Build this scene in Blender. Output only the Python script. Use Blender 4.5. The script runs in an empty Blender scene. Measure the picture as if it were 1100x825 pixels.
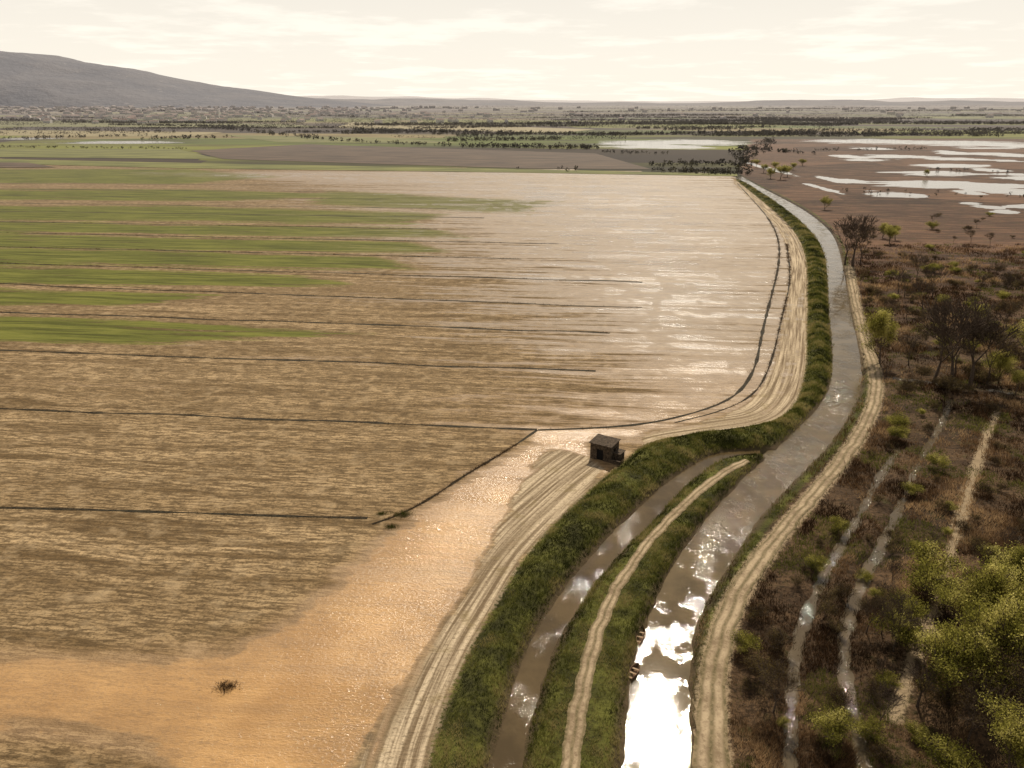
import bpy, math, random, time
import numpy as np
from mathutils import Vector
T0=time.time()
rng=np.random.default_rng(7)
R=random.Random(5)
F=831.; H=70.; PT=math.atan(304.5/F); cP,sP=math.cos(PT),math.sin(PT)
SUN_AZ=13.0; SUN_EL=43.0
def G(px,py,z=0.):
    "survey: ground position (metres) of a point measured on the aerial photo"
    a=(px-550.)/F; b=(py-412.5)/F
    Y=cP-b*sP; Z=-sP-b*cP
    t=(H-z)/(-Z)
    return (a*t,Y*t)
def GL(pts,z=0.): return np.array([G(p[0],p[1],z) for p in pts])
def chaikin(p,n=2,closed=False):
    p=np.array(p,float)
    for _ in range(n):
        if closed:
            q=np.roll(p,-1,0); a=.75*p+.25*q; b=.25*p+.75*q
            p=np.stack([a,b],1).reshape(-1,2)
        else:
            a=.75*p[:-1]+.25*p[1:]; b=.25*p[:-1]+.75*p[1:]
            p=np.vstack([p[:1],np.stack([a,b],1).reshape(-1,2),p[-1:]])
    return p
def resample(p,n):
    d=np.r_[0,np.cumsum(np.hypot(*(p[1:]-p[:-1]).T))]
    s=np.linspace(0,d[-1],n)
    return np.stack([np.interp(s,d,p[:,0]),np.interp(s,d,p[:,1])],1)
def hsh(a,b,s): 
    v=np.sin(a*127.1+b*311.7+s*74.7)*43758.5453
    return v-np.floor(v)
def vn(x,y,s=0):
    xi=np.floor(x);yi=np.floor(y);fx=x-xi;fy=y-yi
    fx=fx*fx*(3-2*fx);fy=fy*fy*(3-2*fy)
    return (hsh(xi,yi,s)*(1-fx)+hsh(xi+1,yi,s)*fx)*(1-fy)+(hsh(xi,yi+1,s)*(1-fx)+hsh(xi+1,yi+1,s)*fx)*fy
def fbm(x,y,s=0,o=4):
    r=0;a=.5;t=0
    for i in range(o):
        r=r+a*vn(x*2**i,y*2**i,s+i);t+=a;a*=.5
    return r/t
def ss(a,b,x):
    t=np.clip((x-a)/(b-a),0,1);return t*t*(3-2*t)
def dline(x,y,p,big=60.,closed=False):
    D=np.full(x.shape,big)
    m=(x>p[:,0].min()-big)&(x<p[:,0].max()+big)&(y>p[:,1].min()-big)&(y<p[:,1].max()+big)
    if not m.any(): return D
    X=x[m];Y=y[m];d2=np.full(X.shape,big*big)
    q=np.roll(p,-1,0) if closed else p[1:]
    for a,b in zip(p[:len(q)],q):
        ex,ey=b-a;L=ex*ex+ey*ey
        if L<1e-9: continue
        wx=X-a[0];wy=Y-a[1]
        t=np.clip((wx*ex+wy*ey)/L,0,1)
        d2=np.minimum(d2,(wx-t*ex)**2+(wy-t*ey)**2)
    D[m]=np.sqrt(d2);return D
def sd(x,y,p,big=60.):
    D=dline(x,y,p,big,True)
    m=(x>p[:,0].min())&(x<p[:,0].max())&(y>p[:,1].min())&(y<p[:,1].max())
    X=x[m];Y=y[m];ins=np.zeros(X.shape,bool)
    q=np.roll(p,-1,0)
    for a,b in zip(p,q):
        if a[1]==b[1]: continue
        c=((a[1]>Y)!=(b[1]>Y))&(X<(b[0]-a[0])*(Y-a[1])/(b[1]-a[1])+a[0])
        ins^=c
    S=np.ones(x.shape);s=S[m];s[ins]=-1;S[m]=s
    return D*S
# ------------------------------------------------------------ survey lines (photo px)
WL=-0.6
cmL=[(655,1000),(665,825),(670,760),(680,700),(700,650),(724,600),(754,560),(790,520),(826,487),(868,450),(889,420),(893,400),(893,370),(890,340),(888,300),(885,270),(870,248),(846,227),(823,211),(802,198),(788,191)]
cmR=[(750,1000),(745,825),(743,760),(744,700),(757,650),(790,600),(816,560),(851,520),(886,487),(912,450),(924,425),(928,400),(923,370),(915,340),(909,300),(903,268),(894,248),(868,227),(838,211),(812,198),(797,189)]
csL=[(500,1000),(525,825),(543,760),(562,700),(590,650),(626,603),(665,562),(712,520),(745,497),(768,486),(800,483),(836,483)]
csR=[(540,1000),(560,825),(576,760),(596,700),(624,650),(662,600),(703,560),(738,522),(757,506),(775,495),(800,490),(836,491)]
ebL=[(430,1000),(458,825),(478,760),(503,700),(532,650),(562,600),(598,560),(640,520),(672,495),(690,478),(720,470),(780,462),(830,455),(855,435),(866,400),(867,370),(868,300),(866,272),(855,250),(838,232),(815,213),(790,193)]
rdL=[(742,1000),(745,825),(749,760),(757,700),(773,650),(805,600),(840,560),(875,520),(907,480),(926,450),(935,425),(935,402),(926,372),(919,340),(913,310),(909,285)]
rdR=[(790,1000),(782,825),(776,760),(782,700),(797,650),(827,600),(858,560),(893,520),(924,480),(940,450),(948,425),(947,402),(936,372),(927,340),(921,310),(916,285)]
paL=[(590,1000),(600,825),(612,760),(626,700),(645,650),(675,600),(708,562),(745,527),(775,504),(800,493)]
paR=[(617,1000),(622,825),(632,760),(642,700),(659,650),(688,600),(719,562),(753,531),(783,508),(806,496)]
def edges(L,Rr,z=0.,n=2): return GL(chaikin(L,n),z),GL(chaikin(Rr,n),z)
CML,CMR=edges(cmL,cmR,WL); CSL,CSR=edges(csL,csR,WL)
POLY_MAIN=np.vstack([CML,CMR[::-1]])
POLY_SIDE=np.vstack([CSL,CSR[::-1]])
EBL=GL(chaikin(ebL,2))
ebR=[p for p in csL[:-1]]+[(826,487),(868,450),(889,420),(893,400),(893,370),(890,340),(888,300),(885,270),(870,248),(846,227),(823,211),(796,193)]
EBR=GL(chaikin(ebR,2),WL)
POLY_EB=np.vstack([EBL,EBR[::-1]])
POLY_PEN=np.vstack([CSR,GL(chaikin([p for p in cmL[:9]],2),WL)[::-1]])
RZ=0.35;PZ=0.5
RDL,RDR=edges(rdL,rdR,RZ);POLY_RD=np.vstack([RDL,RDR[::-1]])
PAL,PAR=edges(paL,paR,PZ);POLY_PA=np.vstack([PAL,PAR[::-1]])
mg1=[(260,1000),(375,825),(420,760),(462,690),(505,630),(535,570),(562,520),(578,492),(600,481),(625,488),(648,503)]
POLY_MG1=np.vstack([GL(chaikin(mg1,2)),GL([(640,520),(598,560),(562,600),(532,650),(503,700),(478,760),(458,825),(430,1000)])])
mg2=[(690,466),(740,456),(780,447),(806,432),(824,408),(834,380),(842,340),(849,300),(848,270),(838,248),(815,222),(788,196)]
POLY_MG2=np.vstack([GL(chaikin(mg2,2)),EBL[EBL[:,1]>G(0,479)[1]][::-1]])
POLY_WA=GL(chaikin([(650,450),(720,428),(700,400),(660,360),(615,320),(575,285),(535,258),(500,235),(465,215),(420,198),(560,190),(790,192),(828,240),(838,262),(834,300),(818,350),(812,390),(792,422),(740,443),(680,455)],2,True))
POLY_WC=GL([(150,186),(500,184),(790,188),(700,199),(380,197)])
POLY_WB=GL(chaikin([(572,478),(520,510),(450,552),(405,588),(375,625),(330,662),(262,700),(180,715),(0,708),(-500,700),(-600,775),(0,772),(150,785),(190,830),(150,1000),(250,1000),(375,830),(420,762),(462,692),(505,632),(535,572),(560,520),(590,482)],2,True))
POLY_WD=GL([(578,461),(640,459),(700,461),(680,468),(648,466),(628,478),(632,492),(655,503),(640,510),(612,490),(590,480),(572,476)])
POLY_GREEN=[(GL([(-400,221),(200,222),(480,230),(440,240),(0,236),(-400,234)]),26),(GL([(-400,238),(0,238),(460,246),(500,254),(200,251),(-400,247)]),20),(GL([(-400,252),(0,252),(440,260),(480,271),(200,268),(-400,263)]),17),
 (GL([(-400,268),(0,268),(400,276),(450,289),(150,285),(-400,281)]),14),(GL([(-400,286),(0,287),(330,296),(370,306),(100,305),(-400,302)]),12),
 (GL([(-300,340),(0,342),(200,347),(400,358),(180,367),(0,366),(-300,363)]),9),(GL([(-300,310),(0,311),(230,318),(130,328),(-300,325)]),10),(GL([(-400,180),(200,182),(300,190),(200,197),(-400,195)]),40),(GL([(-400,203),(200,204),(420,210),(240,215),(-400,214)]),25),(GL([(350,205),(600,217),(560,229),(340,219)]),30)]
POLY_FIELD=GL([(-900,165),(0,172),(200,178),(600,183),(792,188),(866,262),(868,400),(830,455),(690,478),(458,825),(400,1100),(-3000,1100)])
mr=[(797,189),(838,211),(868,227),(894,248),(903,268),(909,300),(915,340),(923,370),(928,400),(924,425),(912,450),(886,487),(851,520),(816,560),(790,600),(757,650),(744,700),(743,760),(745,825),(750,1000)]
POLY_MARSH=np.vstack([GL([(805,150),(797,189)]),GL(mr,WL),GL([(3500,1000),(2600,420),(2000,150)])])
DIT=[([(848,900),(850,780),(852,720),(862,670),(878,632),(900,590),(925,550),(945,510),(965,480)],.55),
     ([(945,900),(922,780),(908,730),(908,670),(925,625),(948,585),(970,535),(990,490),(1012,455),(1022,428)],.55),
     ([(950,403),(990,409),(1040,416),(1200,430)],1.1),
     ([(1100,560),(1085,620),(1075,700)],.2)]
DITW=[(GL(chaikin(p,2)),w) for p,w in DIT]
TR3=GL(chaikin([(960,770),(985,700),(1008,640),(1022,590),(1035,545),(1050,495),(1070,443)],2))
def terrain(x,y):
    o={}
    dc=np.minimum(sd(x,y,POLY_MAIN),sd(x,y,POLY_SIDE)); o['dc']=dc
    eb=sd(x,y,POLY_EB);pen=sd(x,y,POLY_PEN);rd=sd(x,y,POLY_RD);pa=sd(x,y,POLY_PA)
    ma=sd(x,y,POLY_MARSH)
    o.update(eb=eb,pen=pen,rd=rd,pa=pa,marsh=ma)
    near=ss(900,300,y)
    z=np.zeros_like(x)
    z=z+1.5*ss(0,3.5,-eb)*(0.75+.5*vn(x*.12,y*.12,3))*near
    z=z+np.where(pen<0,.55*ss(0,2,-pen),0)+.25*(fbm(x*.5,y*.5,9)-.5)*((eb<0)|(pen<0))
    mz=ss(0,4,-ma)*ss(600,300,y)
    z=z+mz*(.15+.7*(fbm(x*.11,y*.11,21)-.45)+.3*(vn(x*.6,y*.6,5)-.5))
    dd=np.full(x.shape,60.)
    for p,w in DITW:
        d=dline(x,y,p,12.)
        k=w*(-.2+2.4*fbm(x*.13,y*.13,31,3))+.6*(vn(x*.7,y*.7,2)-.5)
        zz=-0.5+(d-k)*.55
        z=np.where(d<6,np.minimum(z,np.maximum(zz,-1.)),z); dd=np.minimum(dd,d-k)
    o['dit']=dd
    t=ss(2.2,.4,rd); z=z*(1-t)+(RZ-.08)*t
    t=ss(1.6,.3,pa); z=z*(1-t)+(PZ-.08)*t
    wob=.5*(fbm(x*.35,y*.35,44)-.5)*2
    zc=np.maximum(WL+.75*(dc+.3+wob*.9*ss(400,150,y)+.4*ss(250,500,y)),-2.2)
    z=np.where(dc<6,np.minimum(z,zc),z)
    o['mg']=np.minimum(sd(x,y,POLY_MG1),sd(x,y,POLY_MG2))
    o['z']=z
    return o
# ------------------------------------------------------------ mesh helpers
def mk(name,v,f,mats,smooth=False,attrs=None,mi=None,parent=None):
    me=bpy.data.meshes.new(name); v=np.asarray(v,np.float32); f=np.asarray(f,np.int32)
    me.vertices.add(len(v)); me.vertices.foreach_set('co',v.ravel())
    k=f.shape[1]; me.loops.add(f.size); me.polygons.add(len(f))
    me.loops.foreach_set('vertex_index',f.ravel())
    me.polygons.foreach_set('loop_start',np.arange(0,f.size,k,dtype=np.int32))
    if smooth: me.polygons.foreach_set('use_smooth',np.ones(len(f),bool))
    for m in mats: me.materials.append(m)
    if mi is not None: me.polygons.foreach_set('material_index',np.asarray(mi,np.int32))
    me.update(calc_edges=True)
    for n,a in (attrs or {}).items():
        at=me.attributes.new(n,'FLOAT','POINT');at.data.foreach_set('value',np.asarray(a,np.float32))
    ob=bpy.data.objects.new(name,me); bpy.context.collection.objects.link(ob)
    if parent: ob.parent=parent
    return ob
def pydata(name,v,f,mat,parent=None):
    me=bpy.data.meshes.new(name);me.from_pydata(v,[],f);me.materials.append(mat)
    ob=bpy.data.objects.new(name,me);bpy.context.collection.objects.link(ob)
    if parent: ob.parent=parent
    return ob
class N:
    def __init__(s,name):
        s.m=bpy.data.materials.new(name);s.m.use_nodes=True;s.t=s.m.node_tree;s.t.nodes.clear()
        s.out=s.t.nodes.new('ShaderNodeOutputMaterial')
    def n(s,ty,**k):
        x=s.t.nodes.new(ty)
        for a,b in k.items(): setattr(x,a,b)
        return x
    def put(s,sock,v):
        if v is None:return
        if isinstance(v,bpy.types.NodeSocket): s.t.links.new(v,sock)
        else:
            if sock.type=='RGBA' and len(v)==3: v=(*v,1)
            sock.default_value=v
    def M(s,op,a,b=None,c=None,cl=False):
        x=s.n('ShaderNodeMath',operation=op,use_clamp=cl)
        for i,v in enumerate((a,b,c)): s.put(x.inputs[i],v)
        return x.outputs[0]
    def mix(s,f,a,b,bt='MIX'):
        x=s.n('ShaderNodeMix',data_type='RGBA',blend_type=bt,clamp_factor=True)
        s.put(x.inputs[0],f);s.put(x.inputs[6],a);s.put(x.inputs[7],b);return x.outputs[2]
    def fmix(s,f,a,b):
        x=s.n('ShaderNodeMix',data_type='FLOAT');s.put(x.inputs[0],f);s.put(x.inputs[2],a);s.put(x.inputs[3],b);return x.outputs[0]
    def attr(s,nm):
        return s.n('ShaderNodeAttribute',attribute_name=nm).outputs['Fac']
    def noise(s,vec,sc=1.,det=4.,ro=.55,di=0.):
        x=s.n('ShaderNodeTexNoise');s.put(x.inputs['Vector'],vec);x.inputs['Scale'].default_value=sc
        x.inputs['Detail'].default_value=det;x.inputs['Roughness'].default_value=ro;x.inputs['Distortion'].default_value=di
        return x.outputs['Fac']
    def mr(s,v,a,b,c=0.,d=1.,sm=True):
        x=s.n('ShaderNodeMapRange',interpolation_type='SMOOTHSTEP' if sm else 'LINEAR')
        for i,q in enumerate((v,a,b,c,d)): s.put(x.inputs[i],q)
        return x.outputs[0]
    def pos(s): return s.n('ShaderNodeNewGeometry').outputs['Position']
    def sep(s,v):
        x=s.n('ShaderNodeSeparateXYZ');s.put(x.inputs[0],v);return x.outputs
    def comb(s,a,b,c=0.):
        x=s.n('ShaderNodeCombineXYZ')
        for i,q in enumerate((a,b,c)): s.put(x.inputs[i],q)
        return x.outputs[0]
    def haze(s,col,k=1.):  # aerial haze painted into the base colour, growing with distance from the origin
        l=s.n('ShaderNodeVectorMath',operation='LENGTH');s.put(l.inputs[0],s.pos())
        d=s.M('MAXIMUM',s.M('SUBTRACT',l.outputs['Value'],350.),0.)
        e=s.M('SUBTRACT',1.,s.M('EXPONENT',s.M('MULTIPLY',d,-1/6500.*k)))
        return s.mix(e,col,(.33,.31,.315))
    def bsdf(s,col,rough=.9,spec=.2,bump=None,bs=.5,bd=.1):
        b=s.n('ShaderNodeBsdfPrincipled');s.put(b.inputs['Base Color'],col);s.put(b.inputs['Roughness'],rough);s.put(b.inputs['Specular IOR Level'],spec)
        if bump is not None:
            q=s.n('ShaderNodeBump');q.inputs['Strength'].default_value=bs;q.inputs['Distance'].default_value=bd
            s.put(q.inputs['Height'],bump);s.t.links.new(q.outputs[0],b.inputs['Normal'])
        return b.outputs[0]
    def mixs(s,f,a,b):
        x=s.n('ShaderNodeMixShader');s.put(x.inputs[0],f);s.t.links.new(a,x.inputs[1]);s.t.links.new(b,x.inputs[2]);return x.outputs[0]
    def done(s,sh): s.t.links.new(sh,s.out.inputs[0]);return s.m
# ------------------------------------------------------------ materials
def bank_layer(m,col,fine,mid):
    gb=m.mr(m.M('ADD',m.attr('bank'),m.M('MULTIPLY',m.M('SUBTRACT',fine,.5),4.)),.5,-.5)
    gcol=m.mix(m.mr(mid,.35,.65),(.035,.035,.010),(.11,.11,.024))
    gcol=m.mix(m.mr(fine,.5,.68,0.,.8),gcol,(.018,.016,.007))
    col=m.mix(gb,col,gcol)
    return m.mix(m.mr(m.attr('dc'),1.5,.3,0.,.85),col,(.07,.05,.028))
def mat_field():
    m=N('field_soil');P=m.pos();X,Y,Z=m.sep(P)
    c=m.M('ADD',Y,m.M('MULTIPLY',X,.1))
    mid=m.noise(P,.2,4.,.65)
    c2=m.M('ADD',c,m.M('MULTIPLY',m.noise(P,.03,1.),5.))
    st1=m.noise(m.comb(m.M('MULTIPLY',X,.022),m.M('MULTIPLY',c2,.3)),1.,5.,.7)
    st2=m.noise(m.comb(m.M('MULTIPLY',X,.007),m.M('MULTIPLY',c2,.075)),1.,4.,.65)
    fine=m.noise(P,1.7,4.,.75)
    rows=m.noise(m.comb(m.M('MULTIPLY',X,.3),m.M('MULTIPLY',c,1.5)),1.,3.,.72)
    fs=m.mix(m.mr(st1,.37,.63),(.15,.096,.043),(.50,.355,.195))
    fs=m.mix(m.mr(st2,.38,.62,0.,.7),fs,(.28,.19,.096))
    fs=m.mix(m.mr(rows,.42,.58,0.,.8),fs,(.085,.055,.026))
    fs=m.mix(m.mr(fine,.47,.62,0.,.65),fs,(.07,.048,.023))
    fs=m.mix(m.mr(mid,.5,.7,0.,.4),fs,(.46,.34,.2))
    g=m.attr('green')
    gm=m.mr(m.M('ADD',g,m.M('ADD',m.M('MULTIPLY',m.M('SUBTRACT',st2,.5),1.6),m.M('MULTIPLY',m.M('SUBTRACT',st1,.5),2.2))),.22,.66,0.,.92)
    gm=m.M('MULTIPLY',gm,m.mr(g,.02,.2))
    fs=m.mix(gm,fs,m.mix(m.mr(st1,.35,.65),(.05,.06,.008),(.15,.16,.026)))
    mgd=m.attr('mg');ebd=m.attr('eb')
    tr=m.noise(m.comb(m.M('MULTIPLY',ebd,1.3),m.M('MULTIPLY',Y,.035)),1.,4.,.65)
    tr2=m.noise(m.comb(m.M('MULTIPLY',ebd,.35),m.M('MULTIPLY',Y,.02)),1.,2.,.6)
    mc=m.mix(m.mr(tr,.36,.64),(.17,.12,.07),(.55,.44,.3))
    mc=m.mix(m.mr(tr2,.48,.68,0.,.7),mc,(.19,.14,.08))
    mc=m.mix(m.mr(fine,.48,.68,0.,.65),mc,(.12,.083,.048))
    mc=m.mix(m.mr(mid,.55,.7,0.,.6),mc,(.22,.165,.078))
    mmask=m.mr(m.M('ADD',mgd,m.M('MULTIPLY',m.M('SUBTRACT',mid,.5),6.)),.8,-.8)
    col=m.mix(mmask,fs,mc)
    col=bank_layer(m,col,fine,mid)
    w=m.attr('wet')
    wv=m.M('ADD',w,m.M('ADD',m.M('MULTIPLY',m.M('SUBTRACT',st1,.5),m.mr(Y,110,220,.55,1.7)),m.M('ADD',m.M('MULTIPLY',m.M('SUBTRACT',st2,.5),m.mr(Y,110,220,.25,1.1)),m.M('MULTIPLY',m.M('SUBTRACT',mid,.5),.35))))
    wv=m.M('ADD',wv,m.M('MULTIPLY',mmask,m.M('MULTIPLY',m.M('SUBTRACT',tr2,.55),2.)))
    crumb=m.M('ADD',m.M('MULTIPLY',rows,.5),m.M('MULTIPLY',fine,.5))
    wm=m.fmix(m.mr(Y,130,220),m.mr(wv,.46,.54),m.mr(wv,.48,.75))
    emer=m.mr(m.M('ADD',crumb,m.M('MULTIPLY',m.M('SUBTRACT',.8,wv),.35)),.64,.42)
    lo=m.mr(Y,130,220,.6,.3)
    wm=m.M('MULTIPLY',wm,m.M('ADD',lo,m.M('MULTIPLY',emer,m.M('SUBTRACT',1.,lo))))
    wob=m.noise(m.comb(X,m.M('MULTIPLY',Y,.8)),.03,3.,.6)
    bands=m.M('SINE',m.M('ADD',m.M('MULTIPLY',w,14.),m.M('MULTIPLY',wob,26.)))
    wm=m.M('MULTIPLY',wm,m.M('SUBTRACT',1.,m.M('MULTIPLY',m.mr(bands,.1,.7,0.,.8),m.mr(Y,140,190))))
    damp=m.M('MULTIPLY',m.mr(wv,.15,.5),m.M('SUBTRACT',1.,m.M('MULTIPLY',gm,.8)))
    mudc=m.mix(m.mr(m.noise(P,.06,3.,.6),.35,.65),(.38,.215,.083),(.53,.315,.13))
    mudc=m.mix(m.mr(st1,.45,.66,0.,.4),mudc,(.26,.155,.07))
    mudc=m.mix(m.mr(crumb,.5,.62,0.,.3),mudc,(.23,.14,.07))
    mudc=m.mix(m.mr(Y,130,260),mudc,m.mix(m.mr(st1,.4,.6),(.40,.29,.185),(.16,.11,.068)))
    col=m.mix(m.M('MULTIPLY',damp,.6),col,m.mix(.5,mudc,(.17,.11,.06)))
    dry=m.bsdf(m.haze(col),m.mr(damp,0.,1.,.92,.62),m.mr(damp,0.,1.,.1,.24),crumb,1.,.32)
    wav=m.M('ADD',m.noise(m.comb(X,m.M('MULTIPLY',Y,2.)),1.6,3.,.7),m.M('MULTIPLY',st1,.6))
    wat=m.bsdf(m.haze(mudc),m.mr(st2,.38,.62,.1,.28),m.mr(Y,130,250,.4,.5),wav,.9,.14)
    return m.done(m.mixs(wm,dry,wat))
def pond_mix(m,P,X,Y,dry):
    w=m.M('ADD',m.attr('pond'),m.M('MULTIPLY',m.M('SUBTRACT',m.noise(m.comb(m.M('MULTIPLY',X,.012),m.M('MULTIPLY',Y,.05)),1.,5.,.65),.5),2.6))
    wm=m.mr(w,.46,.56)
    b=m.bsdf((.18,.16,.14),.13,.5,m.noise(P,.8,2.),.3,.1)
    return m.mixs(wm,dry,b)
def mat_marsh():
    m=N('marsh_soil');P=m.pos();X,Y,Z=m.sep(P)
    fine=m.noise(P,1.6,4.,.75);mid=m.noise(P,.2,4.,.65)
    mf=m.noise(m.comb(m.M('MULTIPLY',X,.045),m.M('MULTIPLY',Y,.12)),1.,6.,.72)
    mc=m.mix(m.mr(mf,.3,.7),(.028,.017,.010),(.14,.086,.046))
    mc=m.mix(m.mr(fine,.42,.66,0.,.8),mc,(.017,.012,.007))
    mc=m.mix(m.mr(mid,.55,.75,0.,.6),mc,(.075,.07,.022))
    vo=m.n('ShaderNodeTexVoronoi',distance='CHEBYCHEV');m.put(vo.inputs['Vector'],m.comb(m.M('MULTIPLY',m.M('SUBTRACT',X,m.M('MULTIPLY',Y,.2)),1/130.),m.M('MULTIPLY',m.M('ADD',Y,m.M('MULTIPLY',X,.1)),1/85.)));vo.inputs['Scale'].default_value=1.
    vc=m.sep(vo.outputs['Color'])
    fl=m.noise(m.comb(m.M('MULTIPLY',X,.012),m.M('MULTIPLY',m.M('ADD',Y,m.M('MULTIPLY',X,.1)),.22)),1.,3.,.7)
    fm=m.mix(m.mr(mf,.36,.64),(.03,.015,.009),(.18,.095,.052))
    fm=m.mix(m.mr(fl,.46,.56,0.,.85),fm,(.034,.018,.011))
    fm=m.mix(.4,fm,m.mix(vc[0],(.024,.015,.01),(.2,.11,.065)))
    fm=m.mix(m.mr(mid,.55,.7,0.,.5),fm,(.085,.075,.025))
    mc=m.mix(m.mr(Y,200,360),mc,fm)
    col=bank_layer(m,mc,fine,mid)
    col=m.mix(m.mr(m.M('ADD',m.attr('road'),m.M('MULTIPLY',m.M('SUBTRACT',fine,.5),2.5)),.9,.1,0.,.85),col,(.33,.25,.155))
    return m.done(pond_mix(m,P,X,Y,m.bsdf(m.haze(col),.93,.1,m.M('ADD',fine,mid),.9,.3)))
def mat_farm():
    m=N('farmland');P=m.pos();X,Y,Z=m.sep(P)
    vo=m.n('ShaderNodeTexVoronoi',distance='CHEBYCHEV');m.put(vo.inputs['Vector'],m.comb(m.M('MULTIPLY',m.M('ADD',X,m.M('MULTIPLY',Y,.15)),1/700.),m.M('MULTIPLY',m.M('ADD',Y,m.M('MULTIPLY',X,.12)),1/260.)));vo.inputs['Scale'].default_value=1.
    vr=m.n('ShaderNodeValToRGB');m.t.links.new(m.sep(vo.outputs['Color'])[0],vr.inputs[0]);vr.color_ramp.interpolation='CONSTANT'
    els=[(0,(.06,.045,.028)),(.2,(.17,.18,.035)),(.36,(.045,.036,.026)),(.5,(.24,.195,.09)),(.62,(.11,.14,.03)),(.78,(.075,.05,.032)),(.9,(.2,.21,.05))]
    vr.color_ramp.elements[0].color=(*els[0][1],1);vr.color_ramp.elements[1].position=els[1][0];vr.color_ramp.elements[1].color=(*els[1][1],1)
    for p_,c_ in els[2:]:
        e=vr.color_ramp.elements.new(p_);e.color=(*c_,1)
    a=m.noise(m.comb(m.M('MULTIPLY',X,.0035),m.M('MULTIPLY',Y,.016)),1.,5.,.65)
    b=m.noise(m.comb(m.M('MULTIPLY',X,.0006),m.M('MULTIPLY',Y,.0018)),1.,4.,.6)
    c=m.mix(m.mr(a,.46,.64,0.,.65),vr.outputs[0],(.045,.036,.024))
    c=m.mix(m.mr(b,.47,.59,0.,.85),c,(.033,.028,.024))
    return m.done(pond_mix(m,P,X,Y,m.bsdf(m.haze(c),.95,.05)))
def mat_canal(name,base,lo,hi,rough,bd=.1,zones=None,spec=.3,th=(.47,.6)):
    m=N(name);P=m.pos();X,Y,Z=m.sep(P)
    w=m.M('ADD',m.noise(m.comb(X,m.M('MULTIPLY',Y,1.5)),3.8,3.,.65),m.M('MULTIPLY',m.noise(P,.45,1.),.6))
    amp=m.mr(m.noise(m.comb(m.M('ADD',X,17.),m.M('MULTIPLY',Y,.7)),.2,4.,.65),th[0],th[1],lo,hi)
    if zones: # sheltered reach, wind-ruffled bend, calmer beyond
        y0,y1,nr,y2,y3,fr=zones
        amp=m.M('MULTIPLY',m.M('MULTIPLY',amp,m.mr(Y,y0,y1,nr,1.)),m.mr(Y,y2,y3,1.,fr))
    n=m.noise(P,.12,4.,.65)
    c=m.mix(m.mr(n,.35,.65),base,tuple(q*1.6 for q in base))
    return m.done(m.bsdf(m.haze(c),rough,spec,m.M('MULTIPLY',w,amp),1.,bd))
def mat_simple(name,a,b,sc=2.,rough=.9,spec=.15,bump=.5,stretch=(1,1,1),bd=.05,hz=1.):
    m=N(name);P=m.pos();X,Y,Z=m.sep(P)
    v=m.comb(m.M('MULTIPLY',X,stretch[0]),m.M('MULTIPLY',Y,stretch[1]),m.M('MULTIPLY',Z,stretch[2]))
    n=m.noise(v,sc,5.,.65)
    c=m.mix(m.mr(n,.35,.65),a,b)
    return m.done(m.bsdf(m.haze(c,hz),rough,spec,n,bump,bd))
def mat_road():
    m=N('dirt_road_mat');P=m.pos();u=m.attr('u')
    n=m.noise(P,1.5,4.,.7);n2=m.noise(P,.2,3.,.6)
    c=m.mix(m.mr(m.M('ADD',m.M('MULTIPLY',n,.5),m.M('MULTIPLY',n2,.5)),.38,.62),(.2,.145,.088),(.42,.325,.21))
    a=m.M('ABSOLUTE',m.M('SUBTRACT',u,.5))
    tk=m.M('ABSOLUTE',m.M('SUBTRACT',a,.22))
    veg=m.mr(m.M('ADD',tk,m.M('MULTIPLY',m.M('SUBTRACT',n,.5),.4)),.07,.19,0.,.85)
    c=m.mix(veg,c,m.mix(m.mr(n,.4,.6),(.09,.075,.033),(.2,.152,.085)))
    return m.done(m.bsdf(m.haze(c),.93,.12,n,.6,.08))
def mat_fol(name,cols,trans=.35,hz=1.):
    m=N(name);t=m.attr('tint')
    r=m.n('ShaderNodeValToRGB');m.t.links.new(t,r.inputs[0])
    k=len(cols)
    r.color_ramp.elements[0].color=(*cols[0],1);r.color_ramp.elements[1].color=(*cols[-1],1)
    for i,c in enumerate(cols[1:-1]):
        e=r.color_ramp.elements.new((i+1)/(k-1));e.color=(*c,1)
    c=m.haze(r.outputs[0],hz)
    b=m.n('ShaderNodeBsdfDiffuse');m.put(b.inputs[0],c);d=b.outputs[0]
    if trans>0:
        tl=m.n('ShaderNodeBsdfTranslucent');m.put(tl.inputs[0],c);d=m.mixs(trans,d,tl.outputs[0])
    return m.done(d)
M_canal=mat_canal('canal_water_mat',(.085,.062,.032),.14,1.15,.04,.1,(106,128,.2,170,210,.4),.24,(.48,.58))
M_side=mat_canal('side_channel_mat',(.07,.049,.024),.06,.3,.04,spec=.22)
M_marshw=mat_canal('marsh_water_mat',(.07,.052,.03),.15,1.2,.04,spec=.3)
M_road=mat_road()
M_ditch=mat_simple('ditch_mud_mat',(.012,.01,.006),(.045,.035,.018),1.2)
M_grass=mat_fol('grass_mat',[(.016,.018,.005),(.046,.053,.012),(.11,.115,.024),(.19,.17,.05),(.32,.26,.11)],.4)
M_reed=mat_fol('reed_mat',[(.026,.015,.008),(.08,.044,.022),(.19,.115,.058),(.48,.33,.18)],.35)
M_leaf=mat_fol('willow_leaf_mat',[(.08,.078,.018),(.18,.17,.033),(.33,.30,.07),(.54,.48,.16)],.55)
M_leafd=mat_fol('dark_leaf_mat',[(.03,.021,.012),(.075,.052,.024),(.13,.095,.04),(.2,.155,.07)],.4)
M_far=mat_fol('distant_tree_mat',[(.022,.019,.015),(.038,.034,.023),(.056,.05,.03),(.11,.10,.05)],.1,1.4)
M_bark=mat_simple('bark_mat',(.035,.024,.017),(.12,.088,.064),6.)
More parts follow.
